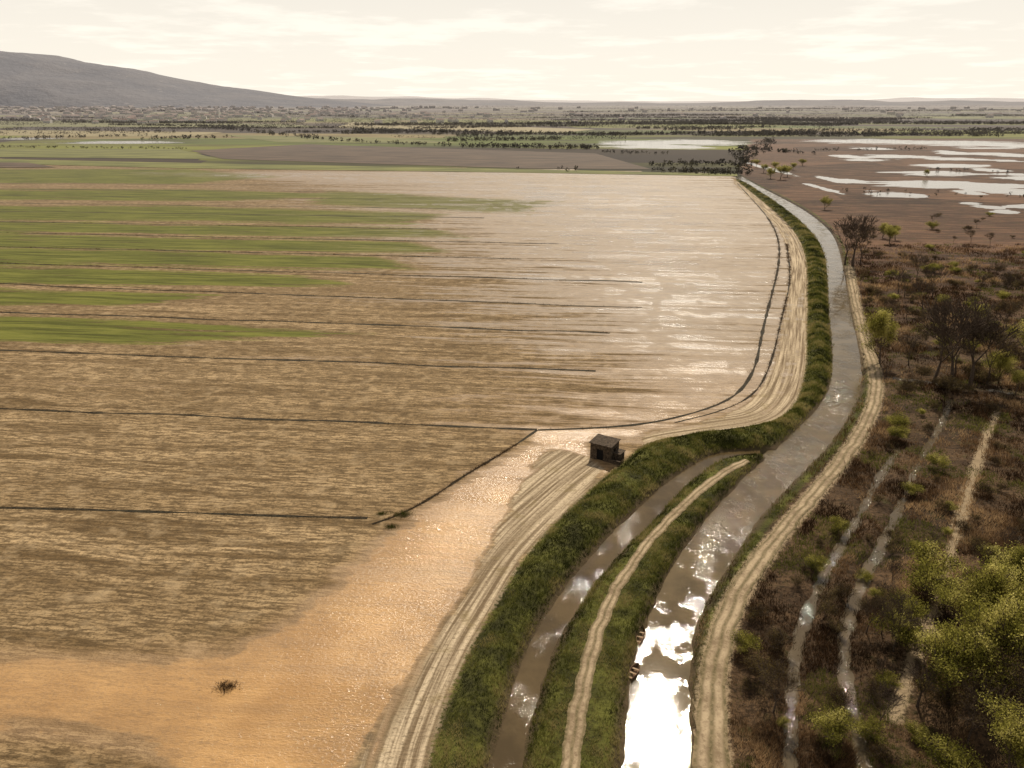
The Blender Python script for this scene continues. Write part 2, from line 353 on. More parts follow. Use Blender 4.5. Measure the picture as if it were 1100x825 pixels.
M_plough=mat_simple('ploughed_mat',(.04,.026,.017),(.11,.073,.046),.05,stretch=(.3,2,1))
M_greenf=mat_simple('green_field_mat',(.08,.088,.018),(.18,.18,.045),.03,stretch=(.4,2,1))
M_tanf=mat_simple('stubble_mat',(.19,.165,.075),(.32,.26,.13),.03,stretch=(.4,2,1))
M_white=mat_simple('plaster_mat',(.45,.43,.4),(.75,.72,.68),.5,hz=.6)
M_rooft=mat_simple('roof_tile_mat',(.16,.08,.05),(.25,.14,.09),2.,hz=1.5)
M_brick=mat_simple('brick_mat',(.028,.02,.014),(.10,.072,.048),2.5,bump=.8)
M_dark=mat_simple('dark_opening_mat',(.006,.006,.006),(.012,.01,.01),3.)
M_wood=mat_simple('wood_mat',(.09,.05,.03),(.2,.12,.07),8.)
M_woodl=mat_simple('pale_wood_mat',(.25,.17,.1),(.38,.28,.18),8.)
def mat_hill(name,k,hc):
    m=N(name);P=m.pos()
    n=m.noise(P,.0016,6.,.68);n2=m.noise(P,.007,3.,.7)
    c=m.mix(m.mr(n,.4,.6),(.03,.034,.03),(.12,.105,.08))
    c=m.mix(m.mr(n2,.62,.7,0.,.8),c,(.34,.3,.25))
    c=m.mix(k,c,hc)  # aerial haze blended straight into the hill colour
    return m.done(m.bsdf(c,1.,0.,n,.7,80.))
# ------------------------------------------------------------ GROUND
def grow(a,step,g,lim):
    o=[];x=a
    while x<lim:
        x+=step;step*=g;o.append(x)
    return np.array(o)
xl=-grow(150,1.,1.06,42000)[::-1];xr=grow(270,1.,1.06,42000)
xs=np.r_[xl,np.arange(-150,-60,1.),np.arange(-60,160,.5),np.arange(160,271,1.),xr]
ys=[-2000,-800,-300,-100,-20,10,30,45,52,58,62]
y=62.
while y<48000:
    y+=min(max(.4,y*y*3.6e-5),.025*y);ys.append(y)
ys=np.array(ys)
XX,YY=np.meshgrid(xs,ys);x=XX.ravel();y=YY.ravel()
T=terrain(x,y)
nx,ny=len(xs),len(ys)
idx=np.arange(nx*ny).reshape(ny,nx)
faces=np.stack([idx[:-1,:-1],idx[:-1,1:],idx[1:,1:],idx[1:,:-1]],-1).reshape(-1,4)
fsd=sd(x,y,POLY_FIELD,200.)
msd=T['marsh']
farm=((fsd>0)&(msd>0)&(T['eb']>0)&(y>400))
zone=np.where(msd<0,1,np.where(farm,2,0))
mi=zone[faces[:,0]]
wsc=np.clip(y*.3,15,180)
wet=np.clip(.5-sd(x,y,POLY_WA,200.)/wsc*.45,-.2,1.05)
wC=np.clip(.5-sd(x,y,POLY_WC,120.)/60.,0,.6)
wB=np.clip(.5-sd(x,y,POLY_WB,60.)/9.*.6,0,1.3)
wD=np.clip(.5-sd(x,y,POLY_WD,60.)/3.*.5,0,1.1)
wet=np.maximum.reduce([wet,wC,wB,wD])
mgm=ss(1,-1,T['mg']);wet=wet*(1-mgm*.7)
wet=np.where((T['eb']<0.5)|(T['pen']<.5)|(msd<.5),-3,wet)
green=np.zeros_like(x)
for p,sw in POLY_GREEN: green=np.maximum(green,np.clip(.5-sd(x,y,p,120.)/sw,0,.9))
bank=np.minimum(T['eb'],T['pen'])
bank=np.where((msd<0)&(T['dc']<3.0),np.minimum(bank,T['dc']-2.2),bank)
roadd=np.minimum(T['rd'],T['pa'])
trd=dline(x,y,TR3,20.)-.5*(.3+1.2*vn(x*.2,y*.2,8))
roadd=np.minimum(roadd,trd)
# flooded hollows (centre, half sizes in metres from survey)
pond=np.full(x.shape,-1.)
PL=[(645,735,154,6),(700,800,153,6),(655,760,158,4),(875,1000,152,5),(960,1110,154,6),(1060,1150,157,5),(940,1040,198,8),(1010,1120,200,8),(1060,1150,207,6),(955,1045,186,5),
 (1030,1060,219,4),(1050,1080,223,4),(1065,1095,228,4),(880,892,203,11),(885,903,193,7),(820,832,181,14),(1060,1120,167,4),(975,1060,178,4),(1000,1060,171,3),(1085,1130,222,5),(1010,1050,165,3),(60,190,153,3),(0,60,149,2),(900,960,172,2.4),(1075,1110,188,4)]
for i in range(16):
    x0=R.uniform(890,1080);y0=R.uniform(156,212);PL.append((x0,x0+R.uniform(25,70),y0,R.uniform(1.6,3.)*(1+(y0-150)/50)))
for x0,x1,yc,hh in PL:
    a=G(x0,yc);b=G(x1,yc);n_=G((x0+x1)/2,yc+hh/2);f_=G((x0+x1)/2,yc-hh/2)
    cx=(a[0]+b[0])/2;cy=(n_[1]+f_[1])/2;rx=(b[0]-a[0])/2;ry=max((f_[1]-n_[1])/2,8)
    e=np.sqrt(((x-cx)/rx)**2+((y-cy)/ry)**2)
    pond=np.maximum(pond,1.5-1.0*e)
pond=np.clip(pond,-1,1.2);pond=np.where((msd>0)&(fsd<0),-1,pond)
mk('ground',np.c_[x,y,T['z']],faces,[mat_field(),mat_marsh(),mat_farm()],True,
  dict(wet=wet,green=green,bank=bank,mg=T['mg'],eb=T['eb'],dc=T['dc'],road=roadd,pond=pond),mi)
print('ground',len(x),time.time()-T0)
def ribbon(name,L,Rr,z,mat,n=None,across=4,jit=0.):
    n=n or 160
    L=resample(L,n);Rr=resample(Rr,n)
    if jit:
        d=(Rr-L)/np.maximum(np.hypot(*(Rr-L).T),1e-6)[:,None]
        j1=fbm(L[:,0]*.4,L[:,1]*.4,3)[:,None]-.4;j2=fbm(L[:,0]*.4,L[:,1]*.4,8)[:,None]-.4
        L=L-d*j1*jit*2;Rr=Rr+d*j2*jit*2
    u=np.linspace(0,1,across+1)
    P=L[:,None,:]*(1-u[None,:,None])+Rr[:,None,:]*u[None,:,None]
    crown=(.06*np.sin(np.pi*u))[None,:]*np.ones((n,1)) if jit else np.zeros((n,across+1))
    v=np.c_[P.reshape(-1,2),(z+crown).ravel()]
    i=np.arange(n*(across+1)).reshape(n,across+1)
    f=np.stack([i[:-1,:-1],i[:-1,1:],i[1:,1:],i[1:,:-1]],-1).reshape(-1,4)
    return mk(name,v,f,[mat],True,dict(u=np.tile(u,n)))
def offs(L,Rr,e):
    n=200;L=resample(L,n);Rr=resample(Rr,n);d=(Rr-L)/np.maximum(np.hypot(*(Rr-L).T),1e-6)[:,None]
    return L-d*e,Rr+d*e
a,b=offs(CML,CMR,1.0);ribbon('canal_water',a,b,WL,M_canal,200)
a,b=offs(CSL,CSR,1.0);ribbon('side_channel_water',a[:-6],b[:-6],WL+.004,M_side,200)
v=[(*p,-.42) for p in GL([(800,1000),(800,700),(870,560),(930,470),(955,398),(1300,398),(1900,1000)])]
pydata('marsh_water',v,[tuple(range(len(v)))],M_marshw)
ribbon('dirt_road',RDL,RDR,RZ,M_road,260,6,.6)
ribbon('dirt_path',PAL,PAR,PZ,M_road,220,4,.4)
# drainage ditches of the field
dl=[]
lefts=[545,439,376,335,305,283,265,250,238,227,218,210,203,197]
rights=[(395,556),(577,461),(640,399),(655,358),(690,331),(690,303),(560,278),(600,262),(470,246),(520,234),(480,224),(420,214),(380,206),(330,199)]
for ly,r in zip(lefts,rights):
    A=np.array(G(0,ly));B=np.array(G(*r));D=(B-A);A2=A-D/np.hypot(*D)*A[1]*1.0
    p=resample(np.array([A2,B]),90);p[:,1]+=(vn(p[:,0]*.05,p[:,0]*0+ly)-.5)*1.6*min(1,A[1]/250)
    dl.append((p,.24+.0014*A[1]))
for pts,w in [([(792,197),(828,236),(838,262),(836,290),(828,320),(818,360),(812,395),(795,422),(770,436),(730,448),(690,456),(640,460),(578,462)],.5),
              ([(845,262),(850,300),(840,340),(829,390),(812,424),(775,442),(725,454)],.25),
              ([(577,462),(545,484),(500,510),(462,536),(430,553),(400,563)],.3)]:
    dl.append((resample(GL(chaikin(pts,2)),140),w))
V=[];Fc=[];o=0
for p,w in dl:
    t=np.gradient(p,axis=0);t/=np.hypot(*t.T)[:,None];nn=np.c_[-t[:,1],t[:,0]]
    ww=(w*(.25+1.2*vn(p[:,0]*.25,p[:,1]*.25,3)))[:,None]
    n=len(p);v=np.r_[np.c_[p-nn*ww,np.full(n,.03)],np.c_[p+nn*ww,np.full(n,.03)]]
    i=np.arange(n-1);V.append(v);Fc.append(np.c_[i,i+1,i+1+n,i+n]+o);o+=2*n
mk('drainage_ditches',np.vstack(V),np.vstack(Fc),[M_ditch],False)
# ------------------------------------------------------------ blades
def blades(name,pts,h,spread,w,nb,mat,tint,lean=.5):
    n=len(pts);P=np.repeat(pts,nb,0);hh=np.repeat(h,nb)*rng.uniform(.5,1.15,n*nb);tt=np.clip(np.repeat(tint,nb)+rng.normal(0,.12,n*nb),0,1)
    P=P.copy();P[:,:2]+=rng.normal(0,1,(n*nb,2))*np.repeat(np.broadcast_to(spread,n),nb)[:,None]*.5
    a=rng.uniform(0,2*np.pi,n*nb);b=rng.uniform(0,2*np.pi,n*nb);W=np.repeat(np.broadcast_to(w,n),nb)
    wx=np.c_[np.cos(a),np.sin(a),np.zeros(n*nb)]*W[:,None]
    tip=P+np.c_[np.cos(b)*hh*lean,np.sin(b)*hh*lean,hh]
    P[:,2]-=.1
    v=np.stack([P-wx,P+wx,tip],1).reshape(-1,3)
    f=np.arange(len(v)).reshape(-1,3)
    return mk(name,v,f,[mat],False,dict(tint=np.repeat(tt,3)))
def strip_pts(L,Rr,n,wt=None):
    m=400;L=resample(L,m);Rr=resample(Rr,m)
    ar=np.hypot(*(Rr-L).T)[:-1]*np.hypot(*np.diff((L+Rr)/2,axis=0).T)
    yy=((L+Rr)/2)[:-1,1]
    p=ar*np.clip((110/np.maximum(yy,60))**1.3,0,1);p/=p.sum()
    k=rng.choice(m-1,n,p=p);t=rng.random(n)[:,None];u=rng.random(n)[:,None]
    a=L[k]*(1-t)+L[k+1]*t;b=Rr[k]*(1-t)+Rr[k+1]*t
    return a*(1-u)+b*u
def drop(p,cond):
    T=terrain(p[:,0].copy(),p[:,1].copy());m=cond(T);q=np.c_[p,T['z']][m]
    return q,{k:v[m] for k,v in T.items()}
p=np.vstack([strip_pts(EBL,EBR,34000),strip_pts(CSR,GL(chaikin(cmL[:9],2),WL),15000)])
q,t=drop(p,lambda T:(T['dc']>.05)&(T['pa']>.15)&(T['mg']>.2))
n1=fbm(q[:,0]*.3,q[:,1]*.3,3);n2=fbm(q[:,0]*.09+9,q[:,1]*.09,41,3);sc=np.clip(q[:,1]/130,.7,2.6)
edge=(t['dc']<1.6)
rim=np.exp(-np.minimum(np.abs(t['eb']),np.abs(t['pa']))/.9)
kp=rng.random(len(q))>(.45*rim+.5*ss(.6,.75,n2));q=q[kp];n1=n1[kp];n2=n2[kp];sc=sc[kp];edge=edge[kp];rim=rim[kp]
blades('bank_grass',q,(.2+.6*n1**1.5+.35*edge*n1)*sc**.4,.35*sc,.05*sc,4,M_grass,np.clip((n1-.5)*2.4+.34+.35*rim+.8*(n2-.5),0,1))
def marsh_pts(n,y0,y1):
    u=rng.random(n);yy=y0*(y1/y0)**u;xx=rng.uniform(-.05,.95,n)*yy+20
    return np.c_[xx,yy]
p=marsh_pts(150000,62,400)
q,t=drop(p,lambda T:(T['marsh']<-.2)&(T['rd']>.25)&(T['dit']>-.3)&(T['dc']>.1)&(T['z']>-.55))
cl=fbm(q[:,0]*.16,q[:,1]*.16,77);td=dline(q[:,0],q[:,1],TR3,20.)
k=(rng.random(len(q))<ss(.28,.62,cl)+.12)&(td>.5)&((t['rd']>1.0)|(rng.random(len(q))<.35));q=q[k];cl=cl[k];dck=t['dc'][k]
sc=np.clip(q[:,1]/110,.7,2.8)
gr=(fbm(q[:,0]*.09,q[:,1]*.09,55)>.62)|((dck<3.)&(rng.random(len(q))<.6))
blades('marsh_reeds',q[~gr],(.35+1.4*cl[~gr]**2)*sc[~gr]**.4,.5*sc[~gr],.05*sc[~gr],4,M_reed,np.clip((fbm(q[~gr][:,0]*.12,q[~gr][:,1]*.12,13)-.5)*2.5+.47,0,1))
blades('marsh_grass',q[gr],(.3+.7*cl[gr]**2)*sc[gr]**.4,.5*sc[gr],.05*sc[gr],4,M_grass,np.clip(.1+.7*cl[gr],0,1))
P_=[]
for p,w in dl:
    k=rng.integers(0,len(p)-1,1100);tt=rng.random(1100)[:,None];a=p[k]*(1-tt)+p[k+1]*tt
    P_.append(a+rng.normal(0,w*.7,(1100,2)))
p=np.vstack(P_);p=p[(np.abs(p[:,0])<600)&(p[:,1]<500)];q=np.c_[p,np.zeros(len(p))]
kk=fbm(q[:,0]*.1,q[:,1]*.1,4)>.42;q=q[kk];sc=np.clip(q[:,1]/150,.7,2.4)
blades('ditch_weeds',q,.3*sc**.5*np.ones(len(q)),.4*sc,.04*sc,4,M_reed,rng.uniform(0,.55,len(q)))
print('blades',time.time()-T0)
# ------------------------------------------------------------ trees
def build_tree(name,seed,h,r0,levels,kids,leaf,leafsize,leafmat,spreadang=.6,trunk=.25,leafr=.7,rmin=.028,low=0):
    r=random.Random(seed);S=[];tips=[]
    def br(p,d,L,rad,lv):
        ns=3 if lv==0 else 2
        for i in range(ns):
            d2=(d+Vector((r.uniform(-1,1),r.uniform(-1,1),r.uniform(-.6,.9)))*.16).normalized()
            q=p+d2*(L/ns);r2=rad*(.86 if i<ns-1 else .74)
            S.append((p,q,rad,r2));p=q;d=d2;rad=r2
            if low and lv>=1 and r.random()<.7: tips.append(p)
            if lv>=(0 if low else 1) and lv<levels and i==0 and r.random()<(.9 if low else .6):
                sa=r.uniform(0,6.28);dd=(d+Vector((math.cos(sa),math.sin(sa),.2))*r.uniform(.6,1.)).normalized()
                br(p,dd,L*(.9 if low and lv==0 else .6),rad*.6,lv+1)
        if lv>=levels: tips.append(p);return
        if lv>=levels-1: tips.append(p)
        a0=r.uniform(0,6.28)
        for i in range(kids):
            a=a0+i*6.283/kids+r.uniform(-.4,.4);sp=spreadang*r.uniform(.6,1.4)
            dd=(d*math.cos(sp)+Vector((math.cos(a),math.sin(a),.15)).normalized()*math.sin(sp)).normalized()
            br(p,dd,L*r.uniform(.62,.85),rad*.68,lv+1)
    br(Vector((0,0,-.3)),Vector((0,0,1)),h*trunk,r0,0)
    top=max(s[1].z for s in S);k=h/top
    v=[];f=[]
    for p,q,ra,rb in S:
        p=p*k;q=q*k;d=(q-p).normalized();a=d.orthogonal().normalized();b=d.cross(a);o=len(v)
        for c,rr in((p,ra),(q,rb)):
            for j in range(4):
                an=j*math.pi/2;w=c+(a*math.cos(an)+b*math.sin(an))*max(rr,rmin);v.append(tuple(w))
        for j in range(4): f.append((o+j,o+(j+1)%4,o+4+(j+1)%4,o+4+j))
    v=np.array(v);f=np.array(f);mi=np.zeros(len(f),int);tint=np.zeros(len(v))
    if leaf:
        tp=np.array([tuple(t*k) for t in tips]);g=np.random.default_rng(seed)
        keep=g.random(len(tp))<.8;tp=tp[keep]
        C=np.repeat(tp,leaf,0)+g.normal(0,leafr,(len(tp)*leaf,3))*np.array([1,1,.75])
        C=C[C[:,2]>.25]
        n=len(C);A=g.normal(0,1,(n,3));A/=np.linalg.norm(A,axis=1)[:,None];B=np.cross(A,g.normal(0,1,(n,3)));B/=np.linalg.norm(B,axis=1)[:,None]
        s=g.uniform(.5,1.2,n)[:,None]*leafsize
        lv=np.stack([C-A*s,C-B*s*.5,C+A*s,C+B*s*.5],1).reshape(-1,3);lf=np.arange(4*n).reshape(-1,4)+len(v)
        cln=fbm(C[:,0]*.6+C[:,2]*.5,C[:,1]*.6,seed%50,2)
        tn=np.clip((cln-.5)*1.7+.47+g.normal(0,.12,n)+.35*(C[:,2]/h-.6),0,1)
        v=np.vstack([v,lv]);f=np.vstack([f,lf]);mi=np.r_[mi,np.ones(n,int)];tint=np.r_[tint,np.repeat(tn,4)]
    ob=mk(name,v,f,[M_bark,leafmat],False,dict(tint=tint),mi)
    me=ob.data;bpy.data.objects.remove(ob);return me
TM={'bare':[build_tree('bare_tree_mesh',s,18,.42,5,3,0,.12,M_leafd,.42,.2,.5,.045) for s in(11,12,14)],
 'bareleaf':[build_tree('poplar_mesh',s,16,.32,5,3,6,.14,M_leafd,.45,.18,.5,.04) for s in(15,16)],
 'willow':[build_tree('willow_mesh',s,10,.3,4,3,18,.14,M_leaf,.52,.14,.5,.035,1) for s in(21,22,23,24)],
 'shrub':[build_tree('shrub_mesh',s,3.2,.08,3,4,16,.1,M_leaf,.7,.12,.3,.028,1) for s in(31,32)],
 'shrubd':[build_tree('shrubd_mesh',s,3.0,.08,3,4,7,.10,M_leafd,.7,.12,.35,.028,1) for s in(35,36)]}
NMS={'bare':'bare_tree','bareleaf':'poplar_tree','willow':'willow_tree','shrub':'willow_shrub','shrubd':'bramble_bush'}
BH={'bare':18,'bareleaf':16,'willow':10,'shrub':3.2,'shrubd':3.}
PLT=[]
def plant(kind,px,py,h,wide=1.,free=False): PLT.append((kind,*G(px,py),h,wide,free))
for a in [('bare',916,287,23,1.2),('bare',1003,412,22,1.),('bare',1022,412,24,1.),('bare',1042,414,24,1.1),('bareleaf',1060,414,17,1.),('bare',908,284,19,1.2),('bareleaf',924,285,18,1.3),
 ('willow',945,390,15,.75),('willow',1072,412,9,1.),('willow',1098,400,14,.9),('willow',1090,425,7),('willow',955,262,9,1.),('willow',948,256,8,1.),('willow',962,258,8,1.2),
 ('willow',886,225,9),('willow',838,193,13,1.3),('willow',846,190,11,1.3),('willow',828,192,10,1.2),('willow',820,186,9,1.3),('willow',812,180,9,1.3),('willow',832,184,10,1.3),('willow',852,183,8,1.4),('willow',862,178,8,1.4),('willow',996,190,7),('willow',1050,350,7),('willow',1075,330,6),
 ('willow',1015,755,12,.85),('willow',1050,740,14,.85),('bareleaf',1085,790,12,1.),('willow',1095,715,14,.9),('bareleaf',1040,800,9,1.1),('willow',1030,695,10,.9),('willow',1080,850,10,.9),('willow',1098,660,11,.9),('willow',1065,690,12,.9),('bare',985,760,8,1.1),('bare',960,700,6,1.1),('bare',1070,760,12,1.),
 ('shrub',965,690,4.5),('shrub',990,640,5),('shrub',1000,622,5),('shrub',975,668,4),('shrub',875,612,2.6),('shrub',900,572,2.6),('shrub',965,462,3.6),('shrub',962,472,3.2),('shrub',1008,505,3),
 ('shrub',888,790,3.6),('shrub',800,700,2.8),('shrubd',806,722,2.5),('bareleaf',830,765,6,1.2),('shrubd',820,740,3.8),('shrubd',838,700,3),('shrubd',960,655,3),('shrubd',885,665,2.5),
 ('shrub',930,790,2.6),('shrub',1015,830,4),('shrub',950,740,2.2),('shrub',1060,600,2.6),('shrub',930,620,2.),('shrubd',905,640,2.4)]: plant(*a)
def scatter(n,x0,x1,y0,y1,kinds,h0,h1,wd=1.):
    for i in range(n): plant(R.choice(kinds),R.uniform(x0,x1),R.uniform(y0,y1),R.uniform(h0,h1),wd,True)
scatter(90,785,1110,430,820,['shrubd','shrub','shrubd','shrubd'],1.,2.6)
scatter(30,930,1110,560,820,['shrubd','bare','bareleaf','bare'],2.,7.)
scatter(90,925,1120,300,425,['shrubd','shrubd','shrubd','shrubd','shrub'],1.5,3.6,1.2)
scatter(22,950,1120,300,420,['bareleaf','bare','bare'],6.,13.)
scatter(12,930,1120,210,300,['bareleaf','bare','shrub'],3.,7.)
scatter(40,915,1120,225,330,['shrubd','shrubd','shrub'],1.5,3.5,1.3)
px_=np.array([p[1] for p in PLT]);py_=np.array([p[2] for p in PLT]);t=terrain(px_,py_)
for i,(kind,x_,y_,h,wide,free) in enumerate(PLT):
    if free and not(t['rd'][i]>2. and t['marsh'][i]<-3 and t['dit'][i]>.3): continue
    ob=bpy.data.objects.new(NMS[kind],R.choice(TM[kind]));bpy.context.collection.objects.link(ob)
    s=h/BH[kind];ob.location=(x_,y_,t['z'][i]-.1);ob.rotation_euler=(0,0,R.uniform(0,6.28));ob.scale=(s*wide,s*wide,s)
print('trees',time.time()-T0)
# ------------------------------------------------------------ distant vegetation
def crowns(name,P,h,mat,nq=16,wr=.55):
    n=len(P);g=rng
    C=np.repeat(P,nq,0).astype(float);hh=np.repeat(h,nq)
    d=g.normal(0,1,(n*nq,3));d/=np.linalg.norm(d,axis=1)[:,None];d*=g.random((n*nq,1))**.4
    C=C+d*np.c_[hh*wr,hh*wr,hh*.5];C[:,2]+=hh*.52
    A=g.normal(0,1,(n*nq,3));A/=np.linalg.norm(A,axis=1)[:,None];B=np.cross(A,g.normal(0,1,(n*nq,3)));B/=np.linalg.norm(B,axis=1)[:,None]
    s=(hh*.16*g.uniform(.6,1.2,n*nq))[:,None]
    v=np.stack([C-A*s,C-B*s,C+A*s,C+B*s],1).reshape(-1,3)
    tt=np.clip(np.repeat(g.uniform(0,.9,n),nq)+.15*d[:,2],0,1)
    return mk(name,v,np.arange(len(v)).reshape(-1,4),[mat],False,dict(tint=np.repeat(tt,4)))
rows=[((0,150),(160,146),60,6),((160,150),(245,148),40,7),((215,136),(365,152),90,9),((370,152),(500,158),50,6),((500,158),(640,160),140,7),((480,152),(600,150),110,7),
 ((0,158),(210,160),90,3),((700,184),(800,187),90,5),((700,178),(790,176),60,5),((640,163),(720,166),40,4),((560,183),(640,184),5,5),((0,128),(200,133),120,8),((60,140),(200,143),40,7),((240,120),(420,128),160,9),
 ((790,186),(800,160),60,8),((800,160),(870,166),50,6),((870,162),(1000,160),40,4),((800,170),(830,150),50,6),((380,140),(640,146),260,8),((640,146),(880,142),260,8),((880,140),(1100,143),160,7),((0,120),(300,118),260,9),((1000,182),(1100,186),14,3),((905,205),(1100,212),20,2.5)]
for i in range(60):
    x0=R.uniform(-60,1050);y0=R.uniform(114,148);L_=R.uniform(50,260);rows.append(((x0,y0),(x0+L_,y0+R.uniform(-2,2)),int(L_*1.1*(1+(146-y0)/20)),R.uniform(5,9)))
Pp=[];hs=[]
for a,b,n,h in rows:
    A=np.array(G(*a));B=np.array(G(*b));t=rng.random(n)[:,None]
    p=A*(1-t)+B*t+rng.normal(0,1,(n,2))*np.array([6,10]);Pp.append(p);hs.append(rng.uniform(.55,1.2,n)*h)
crowns('tree_row',np.c_[np.vstack(Pp),np.zeros(sum(map(len,Pp)))],np.concatenate(hs),M_far,18)
n=20000;yy=1500*(14000/1500)**rng.random(n);xx=rng.uniform(-.85,.85,n)*yy
dens=fbm(xx/1100,yy/260,5);keep=(dens>.59)|((yy>2200)&(yy<4600)&(xx/yy>-.22)&(xx/yy<.4)&(dens>.34));xx=xx[keep];yy=yy[keep]
crowns('distant_woods',np.c_[xx,yy,np.zeros(len(xx))],rng.uniform(4,7,len(xx))*(1+yy/14000),M_far,12,2.)
# ------------------------------------------------------------ far parcels
def patch(name,pts,z,mat):
    v=[(*p,z) for p in GL(pts)];return pydata(name,v,[tuple(range(len(v)))],mat)
patch('ploughed_field',[(205,162),(330,155),(640,165),(700,182),(560,181),(240,171)],.2,M_plough)
patch('green_field',[(-300,168),(0,171),(240,176),(560,182),(792,187),(792,189.5),(560,185.5),(200,181),(0,176),(-300,173)],.3,M_greenf)
patch('green_field',[(-200,160),(190,160),(235,171),(-200,167)],.25,M_greenf)
patch('green_field',[(240,145),(420,148),(500,154),(300,153)],.22,M_greenf)
patch('stubble_field',[(-100,139),(240,142),(200,147),(-100,145)],.2,M_tanf)
patch('stubble_field',[(380,131),(640,139),(600,143),(360,137)],.2,M_tanf)
patch('green_field',[(-100,131),(300,133),(360,137),(-100,136)],.3,M_greenf)
patch('ploughed_field',[(-100,174),(30,175),(60,180),(-100,181)],.4,M_plough)
# ------------------------------------------------------------ hills
def hill(name,prof,Y0,Y1,k,seed,amp,hc):
    pr=np.array(prof,float);n=260;m=24
    px=np.linspace(pr[0,0],pr[-1,0],n);py=np.interp(px,pr[:,0],pr[:,1])
    Ym=(Y0+Y1)/2;v=[]
    for j in range(m):
        t=j/(m-1);Y_=Y0+(Y1-Y0)*t;sh=math.sin(math.pi*t)**.8 if 0<t<1 else 0
        for i in range(n):
            ang=-PT+math.atan((412.5-py[i])/F)
            top=max(0,H+Ym*math.tan(ang))
            v.append(((px[i]-550)/F*(Ym*cP),Y_,top*sh))
    v=np.array(v);nz=fbm(v[:,0]/900,v[:,1]/900,seed,5);v[:,2]*=(1-amp+amp*2*nz*.9)
    v[:,2]-=6
    i=np.arange(n*m).reshape(m,n);f=np.stack([i[:-1,:-1],i[:-1,1:],i[1:,1:],i[1:,:-1]],-1).reshape(-1,4)
    mk(name,v,f,[mat_hill(name+'_mat',k,hc)],True)
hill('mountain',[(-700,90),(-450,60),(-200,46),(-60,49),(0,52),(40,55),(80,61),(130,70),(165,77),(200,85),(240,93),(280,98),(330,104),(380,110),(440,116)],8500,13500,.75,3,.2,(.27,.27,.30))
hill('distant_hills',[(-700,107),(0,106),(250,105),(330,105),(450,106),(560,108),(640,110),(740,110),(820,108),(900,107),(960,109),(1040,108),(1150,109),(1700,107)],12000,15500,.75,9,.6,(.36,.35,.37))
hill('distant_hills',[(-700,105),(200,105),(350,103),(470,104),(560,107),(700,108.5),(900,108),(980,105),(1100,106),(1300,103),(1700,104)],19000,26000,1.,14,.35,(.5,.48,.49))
# ------------------------------------------------------------ villages
V=[];Fq=[];MI=[]
def house(x_,y_,w,d,h,a,o):
    ca,sa=math.cos(a),math.sin(a)
    loc=[(-w,-d,0),(w,-d,0),(w,d,0),(-w,d,0),(-w,-d,h),(w,-d,h),(w,d,h),(-w,d,h),(-w,0,h*1.35),(w,0,h*1.35)]
    V.extend([(x_+ca*p-sa*q,y_+sa*p+ca*q,r_) for p,q,r_ in loc])
    for f,mi in [((0,1,5,4),0),((1,2,6,5),0),((2,3,7,6),0),((3,0,4,7),0),((4,5,9,8),1),((6,7,8,9),1),((5,6,9,9),0),((7,4,8,8),0)]:
        Fq.append(tuple(o+i for i in f));MI.append(mi)
for i in range(620):
    yy=R.uniform(2600,8500);u=R.gauss(-.42,.18) if R.random()<.8 else R.uniform(-.6,.65)
    k=.75+yy/6000
    house(u*yy,yy,R.uniform(6,14)*k,R.uniform(4,8)*k,R.uniform(5,9)*k,R.uniform(0,3),len(V))
me=bpy.data.meshes.new('distant_village');me.from_pydata(V,[],[tuple(dict.fromkeys(f)) for f in Fq]);me.materials.append(M_white);me.materials.append(M_rooft)
me.polygons.foreach_set('material_index',np.array(MI,np.int32));bpy.context.collection.objects.link(bpy.data.objects.new('distant_village',me))
# ------------------------------------------------------------ brick hut (derelict pump house)
def box(name,c,s,mat,parent,rot=0):
    x_,y_,z_=c;a,b,d=[q/2 for q in s]
    v=[(x_+i*a,y_+j*b,z_+k*d) for k in(-1,1) for i,j in((-1,-1),(1,-1),(1,1),(-1,1))]
    return pydata(name,v,[(3,2,1,0),(4,5,6,7),(0,1,5,4),(1,2,6,5),(2,3,7,6),(3,0,4,7)],mat,parent)
hx,hy=G(650,494);hut=bpy.data.objects.new('brick_hut',None);bpy.context.collection.objects.link(hut)
hut.location=(hx,hy+1.5,.0);hut.rotation_euler=(0,0,math.radians(-32));hut.scale=(1.05,1.05,1.)
w,d,h=4.4,3.6,3.4;t=.3
box('wall_front_left',(-1.5,-d/2,h/2-.2),(1.4,t,h+.4),M_brick,hut);box('wall_front_right',(1.4,-d/2,h/2-.2),(1.6,t,h+.4),M_brick,hut)
box('wall_front_lintel',(-.1,-d/2,2.9),(1.4,t,1.0),M_brick,hut)
box('wall_back',(0,d/2,h/2-.2),(w,t,h+.4),M_brick,hut)
for sx,nm in((-1,'wall_left'),(1,'wall_right')):
    X_=sx*(w/2-t/2)
    box(nm+'_a',(X_,-1.12,h/2-.2),(t,1.05,h+.4),M_brick,hut);box(nm+'_b',(X_,1.12,h/2-.2),(t,1.05,h+.4),M_brick,hut)
    box(nm+'_sill',(X_,0,.45),(t,1.18,1.7),M_brick,hut);box(nm+'_lintel',(X_,0,2.95),(t,1.18,.9),M_brick,hut)
box('dark_doorway',(-.1,-d/2+.08,1.1),(1.38,.08,2.5),M_dark,hut)  # near-black panel: the shade inside the doorway painted as its colour
rv=[];NX=9;NY=5
for lay in (0,.14):
    for j in range(NY):
        for i in range(NX):
            u=i/(NX-1);q=j/(NY-1)
            rv.append((-2.5+5.0*u,-2.1+4.15*q+.12*math.sin(i*2.3)*(j==0),3.45+.3*q-.06*math.sin(math.pi*u)+.03*math.sin(i*5.1+j*3.3)+lay))
rf=[]
for j in range(NY-1):
    for i in range(NX-1):
        a=j*NX+i;rf.append((a,a+NX,a+NX+1,a+1));b=a+NX*NY;rf.append((b,b+1,b+NX+1,b+NX))
o=NX*NY
